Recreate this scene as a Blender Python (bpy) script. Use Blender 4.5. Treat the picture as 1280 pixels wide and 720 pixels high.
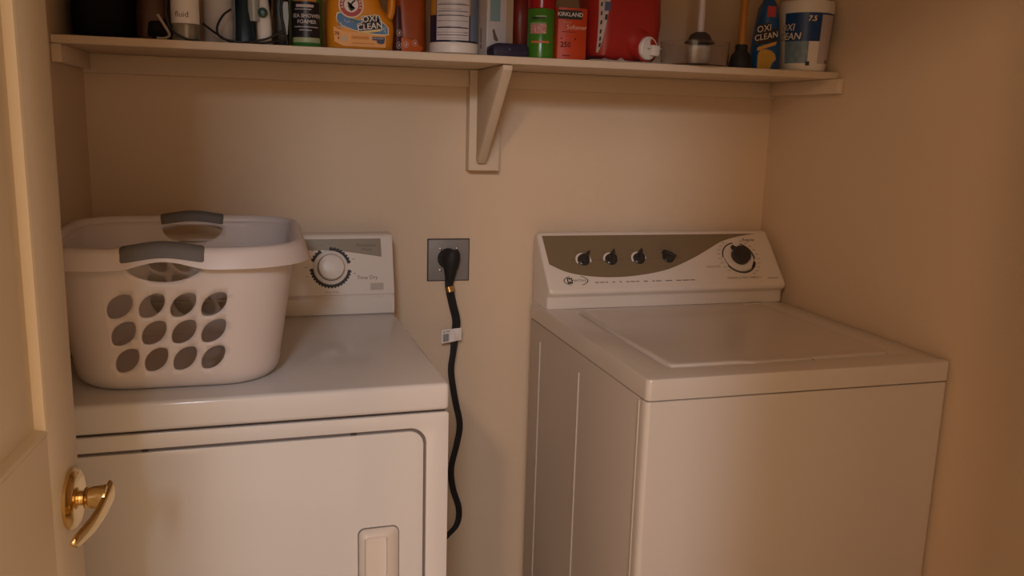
import bpy, bmesh, math, random
from mathutils import Vector, Matrix, noise
from mathutils.geometry import delaunay_2d_cdt
random.seed(7)
for o in list(bpy.data.objects): bpy.data.objects.remove(o, do_unlink=True)
scene = bpy.context.scene
COL = scene.collection
PI = math.pi

# ------------------------------------------------------------------ camera
CAM = (0.4143, -2.2029, 1.3788); YAW, PITCH, ROLL, FPX = 0.2692, -0.1896, 0.0284, 1081.3
_f = Vector((math.sin(YAW)*math.cos(PITCH), math.cos(YAW)*math.cos(PITCH), math.sin(PITCH)))
_r = Vector((math.cos(YAW), -math.sin(YAW), 0)); _u = _r.cross(_f)
_c, _s = math.cos(ROLL), math.sin(ROLL)
R_, U_ = _c*_r + _s*_u, -_s*_r + _c*_u
cd = bpy.data.cameras.new('camera'); cam = bpy.data.objects.new('camera', cd); COL.objects.link(cam)
cd.sensor_width = 36; cd.lens = FPX/1280*36; cd.clip_start = .02
M = Matrix((( R_.x, U_.x, -_f.x, CAM[0]), (R_.y, U_.y, -_f.y, CAM[1]), (R_.z, U_.z, -_f.z, CAM[2]), (0,0,0,1)))
cam.matrix_world = M; scene.camera = cam

# ------------------------------------------------------------------ light
world = bpy.data.worlds.new('world'); scene.world = world; world.use_nodes = True
bgn = world.node_tree.nodes['Background']
bgn.inputs[0].default_value = (1.0, .66, .39, 1); bgn.inputs[1].default_value = 1.70
ld = bpy.data.lights.new('hall_ceiling_light', 'AREA'); ld.shape = 'DISK'; ld.size = .55
ld.energy = 41; ld.color = (.89, 1.0, 1.17)
lo = bpy.data.objects.new('hall_ceiling_light', ld); COL.objects.link(lo)
lo.location = (-.24, -4.75, 2.74)
lo.rotation_euler = (Vector((.6, 0, 1.0)) - lo.location).to_track_quat('-Z', 'Y').to_euler()
ld2 = bpy.data.lights.new('added_warm_fill', 'AREA'); ld2.shape = 'DISK'; ld2.size = .16  # added warm fill, no known fixture; brightens right wall and washer
ld2.energy = 17; ld2.color = (1.0, .64, .40)
lo2 = bpy.data.objects.new('added_warm_fill', ld2); COL.objects.link(lo2)
lo2.location = (-.34, -3.2, 2.40)
lo2.rotation_euler = (Vector((1.2, 0, 1.0)) - lo2.location).to_track_quat('-Z', 'Y').to_euler()
scene.view_settings.view_transform = 'Standard'; scene.view_settings.look = 'None'
scene.view_settings.gamma = 1; scene.view_settings.exposure = 0.0
scene.view_settings.use_curve_mapping = False

# ------------------------------------------------------------------ materials
MATS = {}
def mat(name, col, rough=.5, metal=0, var=.05, scale=40, bump=0, bscale=None, trans=0, ior=1.45, spec=.5, coat=0, alpha=1):
    if name in MATS: return MATS[name]
    m = bpy.data.materials.new(name); m.use_nodes = True; nt = m.node_tree
    b = nt.nodes['Principled BSDF']
    tc = nt.nodes.new('ShaderNodeTexCoord'); nz = nt.nodes.new('ShaderNodeTexNoise')
    nz.inputs['Scale'].default_value = scale; nz.inputs['Detail'].default_value = 4
    nt.links.new(tc.outputs['Object'], nz.inputs['Vector'])
    mx = nt.nodes.new('ShaderNodeMix'); mx.data_type = 'RGBA'
    c = Vector(col[:3])
    mx.inputs[6].default_value = (*[max(0, x*(1-var)) for x in c], 1)
    mx.inputs[7].default_value = (*[min(1, x*(1+var)) for x in c], 1)
    nt.links.new(nz.outputs['Fac'], mx.inputs[0]); nt.links.new(mx.outputs[2], b.inputs['Base Color'])
    b.inputs['Roughness'].default_value = rough; b.inputs['Metallic'].default_value = metal
    b.inputs['Specular IOR Level'].default_value = spec; b.inputs['IOR'].default_value = ior
    b.inputs['Transmission Weight'].default_value = trans; b.inputs['Coat Weight'].default_value = coat
    b.inputs['Alpha'].default_value = alpha
    if bump:
        n2 = nt.nodes.new('ShaderNodeTexNoise'); n2.inputs['Scale'].default_value = bscale or scale*4
        n2.inputs['Detail'].default_value = 3
        nt.links.new(tc.outputs['Object'], n2.inputs['Vector'])
        bp = nt.nodes.new('ShaderNodeBump'); bp.inputs['Strength'].default_value = bump; bp.inputs['Distance'].default_value = .002
        nt.links.new(n2.outputs['Fac'], bp.inputs['Height']); nt.links.new(bp.outputs['Normal'], b.inputs['Normal'])
    MATS[name] = m; return m
wall_m   = mat('wall paint', (.68,.53,.385), .75, var=.02, scale=6, bump=.25, bscale=220, spec=.25)
trimm    = mat('white trim paint', (.67,.545,.41), .5, var=.03, scale=9, bump=.08, bscale=90, spec=.3)
doorm    = mat('door paint', (.68,.58,.44), .5, var=.03, scale=8, bump=.1, bscale=120, spec=.3)
ceil_m   = mat('ceiling paint', (.82,.74,.62), .8, var=.02, scale=6, bump=.3, bscale=150)
floor_m  = mat('vinyl floor', (.55,.44,.31), .45, var=.12, scale=12)
enamel   = mat('white enamel', (.69,.665,.655), .14, var=.015, scale=5, bump=.03, bscale=60, spec=.5)
washm    = mat('washer enamel', (.63,.56,.50), .2, var=.015, scale=5, bump=.03, bscale=60, spec=.5)
enamel2  = mat('white plastic', (.72,.65,.59), .32, var=.02, scale=8)
taupe    = mat('taupe panel', (.25,.205,.15), .35, var=.03, scale=20)
seam     = mat('dark seam', (.05,.035,.03), .7)
groove   = mat('gap shade grey', (.17,.14,.13), .6)
basketm  = mat('basket plastic', (.65,.58,.56), .38, var=.02, scale=10, spec=.45)
gripm    = mat('grey grip', (.13,.12,.115), .55, var=.06, scale=60, bump=.1)
brass    = mat('polished brass', (.78,.58,.27), .15, metal=1, var=.05, scale=30)
knobdark = mat('dark knob plastic', (.035,.03,.028), .22, var=.1)
chrome   = mat('chrome', (.55,.5,.46), .2, metal=1)
blackp   = mat('black plastic', (.012,.011,.011), .4, var=.2)
rubber   = mat('black rubber', (.012,.011,.012), .65, var=.2)
plate_m  = mat('grey wall plate', (.24,.225,.215), .45, var=.05, scale=60)
paper    = mat('white paper', (.78,.72,.68), .7)
ink      = mat('black ink', (.03,.025,.025), .6)
greyink  = mat('grey ink', (.19,.155,.13), .6)
def plain(n, c, r=.45, **k): return mat(n, c, r, **k)

# ------------------------------------------------------------------ mesh helpers
def link(name, me, m, parent=None, smooth=False, loc=None):
    o = bpy.data.objects.new(name, me); COL.objects.link(o)
    if m is not None and not me.materials: me.materials.append(m)
    if parent is not None: o.parent = parent
    if loc is not None: o.location = loc
    if smooth:
        for p in me.polygons: p.use_smooth = True
        if smooth != 'all': me.set_sharp_from_angle(angle=math.radians(smooth if smooth is not True else 40))
    return o
def from_bm(name, bm, m, parent=None, smooth=False, loc=None):
    bmesh.ops.recalc_face_normals(bm, faces=bm.faces)
    me = bpy.data.meshes.new(name); bm.to_mesh(me); bm.free()
    return link(name, me, m, parent, smooth, loc)
def mesh(name, vs, fs, m, parent=None, smooth=False, loc=None, bevel=0, seg=2):
    bm = bmesh.new(); V = [bm.verts.new(v) for v in vs]
    for f in fs:
        try: bm.faces.new([V[i] for i in f])
        except ValueError: pass
    bmesh.ops.recalc_face_normals(bm, faces=bm.faces)
    if bevel:
        es = [e for e in bm.edges if len(e.link_faces) == 2 and e.calc_face_angle(0) > .5]
        bmesh.ops.bevel(bm, geom=es, offset=bevel, segments=seg, profile=.5, affect='EDGES', clamp_overlap=True)
        smooth = smooth or 35
    return from_bm(name, bm, m, parent, smooth, loc)
BOXF = [(0,1,3,2),(4,6,7,5),(0,4,5,1),(2,3,7,6),(0,2,6,4),(1,5,7,3)]
def box(name, lo, hi, m, parent=None, bevel=0, seg=2):
    vs = [(x,y,z) for x in (lo[0],hi[0]) for y in (lo[1],hi[1]) for z in (lo[2],hi[2])]
    return mesh(name, vs, BOXF, m, parent, bevel=bevel, seg=seg)
def extrude(name, prof, a, b, m, parent=None, axis='x', bevel=0, seg=2, smooth=False):
    """prof: 2D closed outline; axis x -> (y,z) profile, y -> (x,z), z -> (x,y)"""
    def P(p, t): return (t,p[0],p[1]) if axis == 'x' else (p[0],t,p[1]) if axis == 'y' else (p[0],p[1],t)
    n = len(prof); vs = [P(p,a) for p in prof] + [P(p,b) for p in prof]
    fs = [tuple(range(n)), tuple(range(2*n-1, n-1, -1))] + [(i,(i+1)%n,n+(i+1)%n,n+i) for i in range(n)]
    return mesh(name, vs, fs, m, parent, smooth=smooth, bevel=bevel, seg=seg)
def rrect(hx, hy, r, n=6, cx=0, cy=0):
    r = min(r, hx*.999, hy*.999); pts = []
    for (sx,sy,a0) in ((1,1,0),(-1,1,PI/2),(-1,-1,PI),(1,-1,1.5*PI)):
        for i in range(n+1):
            a = a0 + PI/2*i/n
            pts.append((cx+sx*(hx-r)+r*math.cos(a), cy+sy*(hy-r)+r*math.sin(a)))
    return pts
def rings(name, rs, m, parent=None, cap0=True, cap1=True, smooth=True, loop=False, loc=None):
    n = len(rs[0]); vs = [p for r in rs for p in r]; fs = []
    k = len(rs)
    for j in range(k if loop else k-1):
        a, b = j*n, ((j+1)%k)*n
        fs += [(a+i, a+(i+1)%n, b+(i+1)%n, b+i) for i in range(n)]
    if cap0 and not loop: fs.append(tuple(range(n)))
    if cap1 and not loop: fs.append(tuple(range((k-1)*n, k*n)))
    return mesh(name, vs, fs, m, parent, smooth=smooth, loc=loc)
def loft(name, secs, m, parent=None, n=6, smooth=50):
    """secs: (z, cx, cy, hx, hy, r)"""
    return rings(name, [[(x,y,s[0]) for x,y in rrect(s[3],s[4],s[5],n,s[1],s[2])] for s in secs], m, parent, smooth=smooth)
def lathe(name, prof, m, parent=None, n=32, c=(0,0,0), axis='z', smooth=40, cap0=True, cap1=True):
    rs = []
    for r,h in prof:
        ring = []
        for i in range(n):
            a = 2*PI*i/n; x, y = r*math.cos(a), r*math.sin(a)
            p = (x,y,h) if axis == 'z' else (x,-h,y) if axis == 'y' else (h,x,y)   # 'y': h points to -y
            ring.append((p[0]+c[0], p[1]+c[1], p[2]+c[2]))
        rs.append(ring)
    return rings(name, rs, m, parent, cap0, cap1, smooth)
def smooth_path(pts, k=6):
    P = [Vector(p) for p in pts]; P = [2*P[0]-P[1]] + P + [2*P[-1]-P[-2]]; out = []
    for i in range(1, len(P)-2):
        for j in range(k):
            t = j/k; a,b,c,d = P[i-1:i+3]
            out.append(.5*((2*b)+(c-a)*t+(2*a-5*b+4*c-d)*t*t+(3*b-a-3*c+d)*t**3))
    return out + [P[-2]]
def sweep(name, pts, ra, m, parent=None, rb=None, n=10, k=6, side=(1,0,0), taper=None):
    rb = rb or ra; P = smooth_path(pts, k) if k else [Vector(p) for p in pts]; rs = []; sd = Vector(side)
    for i,p in enumerate(P):
        t = (P[min(i+1,len(P)-1)]-P[max(i-1,0)]).normalized()
        a = sd - t*sd.dot(t)
        if a.length < 1e-4: a = Vector((0,1,0)) - t*t.y
        a.normalize(); b = t.cross(a); s = taper(i/(len(P)-1)) if taper else 1
        rs.append([tuple(p + a*ra*s*math.cos(2*PI*q/n) + b*rb*s*math.sin(2*PI*q/n)) for q in range(n)])
    return rings(name, rs, m, parent, smooth=60)
def plate(name, outer, inner, a, b, m, parent=None, P=lambda p,t:(p[0],t,p[1]), bevel=0):
    """flat ring plate between two loops with equal counts"""
    n = len(outer); vs = [P(p,a) for p in outer]+[P(p,a) for p in inner]+[P(p,b) for p in outer]+[P(p,b) for p in inner]; fs = []
    for i in range(n):
        j = (i+1)%n
        fs += [(i,j,n+j,n+i),(2*n+i,3*n+i,3*n+j,2*n+j),(i,2*n+i,2*n+j,j),(n+i,n+j,3*n+j,3*n+i)]
    return mesh(name, vs, fs, m, parent, bevel=bevel, smooth=30)
def frame(o, x, y):
    x, y = Vector(x).normalized(), Vector(y).normalized(); z = x.cross(y); o = Vector(o)
    return Matrix(((x.x,y.x,z.x,o.x),(x.y,y.y,z.y,o.y),(x.z,y.z,z.z,o.z),(0,0,0,1)))
def txt(name, s, size, m, parent, F, wrap=None, bold=0, ext=.0002, shear=0, align='CENTER', sx=1):
    """F: frame matrix (X reading direction, Z out of the surface). wrap: radius function for cylinders."""
    c = bpy.data.curves.new(name, 'FONT'); c.body = s; c.size = size; c.extrude = 0; c.offset = bold*size
    c.align_x = align; c.align_y = 'CENTER'; c.shear = shear; c.resolution_u = 2
    t = bpy.data.objects.new(name, c); COL.objects.link(t)
    bpy.context.view_layer.update()
    me = bpy.data.meshes.new_from_object(t.evaluated_get(bpy.context.evaluated_depsgraph_get()))
    bpy.data.objects.remove(t, do_unlink=True)
    for v in me.vertices:
        p = Vector((v.co.x*sx, v.co.y, ext))
        if wrap:
            rr = wrap(p.y) if callable(wrap) else wrap
            a = p.x/rr; p = Vector((math.sin(a)*rr*1, p.y, (math.cos(a)-1)*rr + ext))
        v.co = F @ p
    me.materials.clear()
    return link(name, me, m, parent)
def decal(name, pts, m, parent, F, ext=.0002):
    """flat print polygon lying on a face frame"""
    bm = bmesh.new(); vs = [bm.verts.new(F @ Vector((x,y,ext))) for x,y in pts]; f = bm.faces.new(vs)
    bmesh.ops.triangulate(bm, faces=[f])
    me = bpy.data.meshes.new(name); bm.to_mesh(me); bm.free()
    return link(name, me, m, parent)
def decals(name, polys, m, parent, F, ext=.0003):
    vs, fs = [], []
    for p in polys:
        fs.append(tuple(range(len(vs), len(vs)+len(p)))); vs += [tuple(F @ Vector((x,y,ext))) for x,y in p]
    me = bpy.data.meshes.new(name); me.from_pydata(vs, [], fs); o = link(name, me, m, parent)
    if len(polys) > 1: o['kind'] = 'stuff'
    return o
def arc(name, R, a0, a1, z0, z1, m, parent, c=(0,0), off=.0005, n=24, R1=None):
    """cylindrical print patch; angle 0 faces -y, positive to +x"""
    R1 = R1 or R; rs = []; vs, fs = [], []
    for i in range(n+1):
        a = a0+(a1-a0)*i/n
        for (r,z) in ((R+off,z0),(R1+off,z1)): vs.append((c[0]+r*math.sin(a), c[1]-r*math.cos(a), z))
    fs = [(2*i,2*i+2,2*i+3,2*i+1) for i in range(n)]
    me = bpy.data.meshes.new(name); me.from_pydata(vs, [], fs); return link(name, me, m, parent, smooth='all')
def rect(x0,y0,x1,y1): return [(x0,y0),(x1,y0),(x1,y1),(x0,y1)]
def ell(cx,cy,a,b,n=28,t0=0,t1=2*PI): return [(cx+a*math.cos(t0+(t1-t0)*i/n), cy+b*math.sin(t0+(t1-t0)*i/n)) for i in range(n)]
def thing(name, label, cat, loc=(0,0,0), rz=0, group=None):
    o = bpy.data.objects.new(name, None); COL.objects.link(o); o.empty_display_size = .05
    o.location = loc; o.rotation_euler = (0,0,rz); o['label'] = label; o['category'] = cat
    if group: o['group'] = group
    return o
def tag(o, label, cat, group=None):
    o['label'] = label; o['category'] = cat
    if group: o['group'] = group
    return o
def struct(o, label=None, cat=None):
    o['kind'] = 'structure'
    if label: o['label'] = label
    if cat: o['category'] = cat
    return o

# ------------------------------------------------------------------ room
XR = 1.7591
struct(box('floor', (-.12,-4.6,-.05), (XR+.12,.12,0), floor_m), 'tan vinyl floor under the two machines', 'floor')
struct(box('wall_back', (-.12,0,0), (XR+.12,.12,2.44), wall_m), 'beige painted wall behind the washer and dryer', 'wall')
struct(box('wall_left', (-.12,-1.90,0), (0,0,2.44), wall_m), 'shaded beige wall behind the open door', 'wall')
struct(box('wall_right', (XR,-1.90,0), (XR+.12,0,2.44), wall_m), 'beige painted wall right of the washing machine', 'wall')
struct(box('ceiling', (-.12,-2.02,2.44), (XR+.12,.12,2.5), ceil_m), 'flat painted ceiling over the laundry nook', 'ceiling')

fw = bpy.data.objects.new('wall_front', None); COL.objects.link(fw)
struct(fw, 'beige wall with the doorway the room is entered through', 'wall')
box('wall_piece', (-.60,-2.02,0), (.085,-1.90,2.44), wall_m, fw)
box('wall_piece', (.848,-2.02,0), (2.40,-1.90,2.44), wall_m, fw)
box('wall_piece', (.085,-2.02,2.055), (.848,-1.90,2.44), wall_m, fw)
box('door_jamb', (.085,-2.03,0), (.103,-1.89,2.055), trimm, fw)
box('door_jamb', (.830,-2.03,0), (.848,-1.89,2.055), trimm, fw)
box('door_jamb', (.103,-2.03,2.037), (.830,-1.89,2.055), trimm, fw)

# ------------------------------------------------------------------ open door
d = bpy.data.objects.new('door_1', None); COL.objects.link(d)
struct(d, 'cream six-panel door standing open with a brass lever', 'door')
d.location = (.173,-1.1,0); d.rotation_euler = (0,0,math.atan2(-.9972,-.0748))
DW, D0, D1 = .71, .012, 2.03
box('slab', (0,-.035,D0), (DW,-.010,D1), doorm, d)
xs = [(0,.100),(.305,.405),(.610,DW)]
for a,b in xs: box('stile', (a,-.0105,D0), (b,0,D1), doorm, d, bevel=.0012)
zs = [(D0,.22),(.80,1.026),(1.55,1.66),(1.92,D1)]
for a,b in zs:
    for (x0,x1) in ((.100,.305),(.405,.610)): box('rail', (x0-.0005,-.0105,a), (x1+.0005,-.0002,b), doorm, d)
pan = [(.22,.80),(1.026,1.55),(1.66,1.92)]
for a,b in pan:
    for (x0,x1) in ((.100,.305),(.405,.610)):
        rs = []
        for ins,y in ((0,-.0005),(.004,.0028),(.008,.0015),(.011,-.0085),(.026,-.0090),(.045,-.0030),(.050,-.0025)):
            rs.append([(x0+ins,y,a+ins),(x1-ins,y,a+ins),(x1-ins,y,b-ins),(x0+ins,y,b-ins)])
        rings('panel', rs, doorm, d, cap0=False, smooth=25)
# brass lever set
h = bpy.data.objects.new('lever_handle', None); COL.objects.link(h); h.parent = d; h['label'] = 'polished brass lever handle'
h.location = (.036,0,.923)
def yl(name, prof, m, n=36): return lathe(name, [(r,-y) for r,y in prof], m, h, n, axis='y')
yl('rosette', [(.001,.0005),(.0365,.0005),(.0370,.004),(.034,.008),(.028,.0105),(.018,.011),(.001,.011)], brass)
yl('neck', [(.0095,.010),(.0085,.013),(.0092,.016),(.0130,.0165),(.0140,.019),(.0130,.021),(.0122,.0215),(.0122,.023),(.0130,.0235),(.0138,.031),(.0148,.038),(.0142,.0410),(.004,.0415)], brass)
lv = []
for i in range(15):
    t = i/14; x = -.0145 + .106*t; y = .0405 - .014*t**1.2 + .002*math.sin(t*PI); z = -.006*math.sin(t*PI*.9) - .012*t
    w = .0150*(1-.48*t) if t < .93 else .0150*.52*math.sqrt(max(.05, 1-((t-.93)/.075)**2)); th = .0056*(1-.30*t)
    lv.append([(x, y+th*math.cos(q*2*PI/14)*(1.0 if math.cos(q*2*PI/14) > 0 else .8), z+w*math.sin(q*2*PI/14)) for q in range(14)])
rings('lever', lv, brass, h, smooth=60)

# ------------------------------------------------------------------ wall shelf
SZ, ST, SY = 1.521, .0165, -.298
sh = thing('wall_shelf', 'long cream painted shelf on cleats and a triangular bracket', 'shelf', (0,0,SZ-ST))
box('shelf_board', (0.001,SY,0), (XR-.001,-.001,ST), trimm, sh, bevel=.002)
box('cleat', (.001,-.019,-.043), (XR-.001,-.0005,-.0005), trimm, sh, bevel=.0015)
box('cleat', (.0005,-.298,-.036), (.019,-.0195,-.0005), trimm, sh, bevel=.0015)
box('cleat', (XR-.019,-.322,-.036), (XR-.0005,-.0195,-.0005), trimm, sh, bevel=.0015)
br = bpy.data.objects.new('bracket', None); COL.objects.link(br); br.parent = sh
box('back_plate', (.888,-.038,-.250), (.968,-.0195,-.001), trimm, br, bevel=.002)
extrude('gusset', [(-.036,-.001),(-.288,-.001),(-.290,-.012),(-.060,-.226),(-.050,-.232),(-.040,-.228),(-.036,-.220)], .907,.930, trimm, br, 'x', bevel=.003)
# plate reaches the wall under the cleat
box('back_plate', (.888,-.0195,-.250), (.968,-.0005,-.0435), trimm, br)

# ------------------------------------------------------------------ dryer
dr = thing('clothes_dryer', 'white front-loading clothes dryer carrying a laundry basket on top', 'dryer', (.6819,-.0854,0), .0366)
DWI, DD, DZ, DB = .665, .6634, .9195, .0504
body = box('body', (-DWI+.004,-DD+.012,.02), (-.003,-.004,DZ-DB-.004), enamel, dr, bevel=.004)
box('seam_strip', (-DWI+.006,-DD+.008,DZ-DB-.008), (-.006,-.01,DZ-DB+.004), seam, dr)
bm = bmesh.new()
tp = box('top_panel', (-DWI,-DD,DZ-DB), (0,0,DZ), enamel, dr, bevel=.0085, seg=4)
# front panel with rounded door opening
px0,px1,pz0,pz1 = -DWI+.001,-.001,.02,DZ-DB-.0035
dx0,dx1,dz0,dz1 = -.650,-.0415,.14,.8395
def rr4(x0,x1,z0,z1,r,n=8): return rrect((x1-x0)/2,(z1-z0)/2,r,n,(x0+x1)/2,(z0+z1)/2)
plate('front_panel', rr4(px0,px1,pz0,pz1,.004), rr4(dx0,dx1,dz0,dz1,.030), -DD+.012, -DD+.001, enamel, dr, bevel=.0015)
extrude('door_gap_shade', rr4(dx0-.004,dx1+.004,dz0-.004,dz1+.004,.030), -DD+.0118, -DD+.0085, groove, dr, 'y')  # dark plate standing in for the unlit gap round the door
ddr = bpy.data.objects.new('door', None); COL.objects.link(ddr); ddr.parent = dr
extrude('door_panel', rr4(dx0+.005,dx1-.0048,dz0+.005,dz1-.0055,.026), -DD+.009, -DD+.0005, enamel, ddr, 'y', bevel=.0022)
for x in (-.507,-.170): box('hinge_pin', (x-.005,-DD+.003,dz1-.0050), (x+.005,-DD+.0085,dz1-.001), seam, ddr)
# recessed pull
hx0,hx1,hz0,hz1 = -.163,-.091,.452,.658
o1, o2 = rr4(hx0,hx1,hz0,hz1,.012,6), rr4(hx0+.002,hx1-.0035,hz0+.002,hz1-.002,.011,6)
o3, o4 = rr4(hx0+.009,hx1-.022,hz0+.010,hz1-.012,.007,6), rr4(hx0+.0095,hx1-.0225,hz0+.0105,hz1-.0125,.007,6)
def at(pts, y, k=0): return [(x, y + k*(x-hx0)/(hx1-hx0), z) for x,z in pts]
extrude('pull_gap', rr4(hx0-.0016,hx1+.0006,hz0-.001,hz1+.0016,.0125,6), -DD+.0006, -DD-.0006, groove, ddr, 'y')  # dark outline plate, shade round the pull put into its colour
rings('door_pull', [at(o1,-DD+.0005), at(o2,-DD-.0065,.002), at(o3,-DD-.0125,.003), at(o4,-DD-.0007)], enamel2, ddr, cap0=False, smooth=50)
# console
ey, ez = (-.045-(-.082)), (1.099-.966); L = math.hypot(ey,ez)
con = extrude('console', [(0,.9198),(-.083,.9198),(-.0845,.924),(-.083,.960),(-.0785,.9630),(-.0785,.9650),(-.082,.9680),(-.045,1.099),(-.040,1.104),(-.030,1.106),(0,1.106)], -DWI+.002,-.001, enamel2, dr, 'x', bevel=.003, seg=2)
CF = frame((0,-.082,.966), (1,0,0), (0,ey,ez))
gx = [(-.655,.1084),(-.1996,.1084),(-.1351,.1073),(-.0792,.0986),(-.0281,.0900),(-.0290,.1345),(-.655,.1345)]
decal('grey_graphic', gx, taupe, dr, CF)
strip_m = plain('silver strip', (.44,.38,.33), .3)
decal('silver_strip', rect(-.62,.003,-.0255,.0285), plain('pale strip',(.66,.60,.55),.3), dr, CF)
decals('silver_label_or_glint', [rect(-.0575,.004,-.0265,.0275)], strip_m, dr, CF, .0005)
dl = bpy.data.objects.new('timer_dial', None); COL.objects.link(dl); dl.parent = dr
DF = CF @ Matrix.Translation((-.1490,.0665,0))
DF3 = DF
def flathe(name, prof, m, parent, F, n=40, sx=1, sy=1):
    rs = [[tuple(F @ Vector((r*math.cos(2*PI*i/n)*sx, r*math.sin(2*PI*i/n)*sy, hh))) for i in range(n)] for r,hh in prof]
    return rings(name, rs, m, parent, smooth=40)
# black graduated ring: broken arcs with notches on the outer rim
def arcseg(r0,r1,a0,a1,n):
    return [[(r0*math.cos(a0+(a1-a0)*i/n),r0*math.sin(a0+(a1-a0)*i/n)),(r1*math.cos(a0+(a1-a0)*i/n),r1*math.sin(a0+(a1-a0)*i/n)),
             (r1*math.cos(a0+(a1-a0)*(i+1)/n),r1*math.sin(a0+(a1-a0)*(i+1)/n)),(r0*math.cos(a0+(a1-a0)*(i+1)/n),r0*math.sin(a0+(a1-a0)*(i+1)/n))] for i in range(n)]
RG = math.radians
pol = []
for a0,a1 in ((12,92),(118,160),(182,352)):
    n = max(2,int((a1-a0)/9)); pol += arcseg(.0405,.0465,RG(a0),RG(a1),n*2)
    for i in range(n): q = a0+(a1-a0)*(i+.5)/n; pol += arcseg(.0465,.0490,RG(q-3),RG(q+3),1)
decals('black_scale', pol, ink, dl, DF, .0005)
flathe('dial_skirt', [(.0405,.0004),(.0400,.004),(.038,.0055),(.001,.0056)], enamel2, dl, DF)
flathe('dial_gap', [(.0315,.0055),(.0315,.0072),(.001,.0073)], seam, dl, DF)
flathe('dial_knob', [(.029,.0070),(.0305,.010),(.0305,.0185),(.0280,.0225),(.020,.0250),(.008,.0258),(.0005,.026)], enamel2, dl, DF)
tk = [rect(-.0007,-.0022,.0007,.0022)]
tl = []
for q in (20,42,65,90,112,135,155,178,200,225,246,262,280,300,325,345):
    c_, s_ = math.cos(RG(q)), math.sin(RG(q)); rr_ = .0575
    tl.append([(rr_*c_-.003,rr_*s_-.0007),(rr_*c_+.003,rr_*s_-.0007),(rr_*c_+.003,rr_*s_+.0007),(rr_*c_-.003,rr_*s_+.0007)])
decals('tick_marks', tl, greyink, dl, DF, .0004)
txt('print', 'Time Dry', .0125, greyink, dr, CF @ Matrix.Translation((-.0640,.0410,0)), bold=.005, ext=.0005)
dkink = plain('dark taupe ink', (.10,.08,.06), .5)
txt('print', 'Permanent', .0105, dkink, dr, CF @ Matrix.Translation((-.0640,.1185,0)), ext=.0005)
txt('print', 'Press', .0105, dkink, dr, CF @ Matrix.Translation((-.0620,.1085,0)), ext=.0005)
txt('print', 'More Time', .0070, greyink, dr, CF @ Matrix.Translation((-.148,.0085,0)), ext=.0006)

# ------------------------------------------------------------------ washing machine
wm = thing('washing_machine', 'white top-loading washing machine against the right wall', 'washing machine', (1.0517,-.0759,0), .0222)
WW, WD, WZ, WB = .686, .7182, .92, .0417
wside = plain('shaded side enamel', (.53,.455,.395), .3, var=.015, scale=5)  # washer enamel darkened, the side's shade is put into the colour
box('body', (.0012,-WD+.036,.02), (WW-.0012,-.004,WZ-WB-.003), wside, wm, bevel=.004)
box('seam_strip', (.006,-WD+.012,WZ-WB-.006), (WW-.006,-.006,WZ-WB+.003), seam, wm)
# front wrap panel with rounded vertical corners, side seam at y=-.685
fp = [(.0,-.686),(.0,-WD+.020)] + [(.012-.012*math.cos(a),-WD+.014-.012*math.sin(a)) for a in [PI/2*i/6 for i in range(1,7)]]
fp += [(WW-x,y) for x,y in reversed(fp)]
extrude('front_panel', fp, .02, WZ-WB-.0035, washm, wm, 'z', bevel=.0022)
for y in (-.092,-.368):
    box('side_bead', (-.0016,y-.0026,.10), (.003,y+.0026,.833), wside, wm, bevel=.0014)
    box('side_bead', (WW-.003,y-.0026,.10), (WW+.0016,y+.0026,.833), wside, wm, bevel=.0014)
box('side_flange', (-.0022,-.6885,.02), (.004,-.6835,WZ-WB-.006), wside, wm, bevel=.0015)
# top with a shallow lid recess
topo = rrect(WW/2, WD/2, .010, 6, WW/2, -WD/2)
def tri(x0,x1,y0,y1,r): return rrect((x1-x0)/2,(y1-y0)/2,r,6,(x0+x1)/2,(y0+y1)/2)
lx0,lx1,ly0,ly1 = .079,.592,-.6475,-.150
r0 = tri(.0,WW,-WD,0,.012)
rsx = [[(x,y,WZ-WB) for x,y in r0],[(x,y,WZ-.006) for x,y in r0],
       [(x,y,WZ-.0018) for x,y in tri(.0018,WW-.0018,-WD+.0018,-.0018,.012)],[(x,y,WZ) for x,y in tri(.006,WW-.006,-WD+.006,-.006,.010)],
       [(x,y,WZ) for x,y in tri(lx0-.012,lx1+.018,ly0-.006,ly1+.006,.012)],[(x,y,WZ-.006) for x,y in tri(lx0-.006,lx1+.006,ly0-.003,ly1+.003,.012)]]
rings('top_panel', rsx, washm, wm, smooth=35)
lid = bpy.data.objects.new('lid', None); COL.objects.link(lid); lid.parent = wm
tabx0,tabx1 = .245,.402
def lido(i, tab):
    return [(lx0+i,ly1-i),(lx0+i,ly0+i+.012),(lx0+i+.004,ly0+i+.003),(lx0+i+.012,ly0+i),(tabx0-.02+i,ly0+i),(tabx0+.012+i,ly0+i-tab),(tabx1-.008-i,ly0+i-tab),(tabx1-.002-i,ly0+i-tab+.004),(tabx1-i,ly0+i),(lx1-i-.012,ly0+i),(lx1-i-.004,ly0+i+.003),(lx1-i,ly0+i+.012),(lx1-i,ly1-i)]
rings('lid_panel', [[(x,y,z) for x,y in lido(i,.010)] for i,z in ((.001,WZ-.0055),(0,WZ+.0005),(.0015,WZ+.0035),(.005,WZ+.0048),(.010,WZ+.0048),(.030,WZ+.0040))], washm, lid, smooth=40)
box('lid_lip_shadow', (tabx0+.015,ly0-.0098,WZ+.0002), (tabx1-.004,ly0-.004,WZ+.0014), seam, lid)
for x in (.10,.545): box('lid_hinge', (x,ly1-.004,WZ-.002), (x+.05,ly1+.012,WZ+.004), enamel2, lid, bevel=.002)
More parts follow.
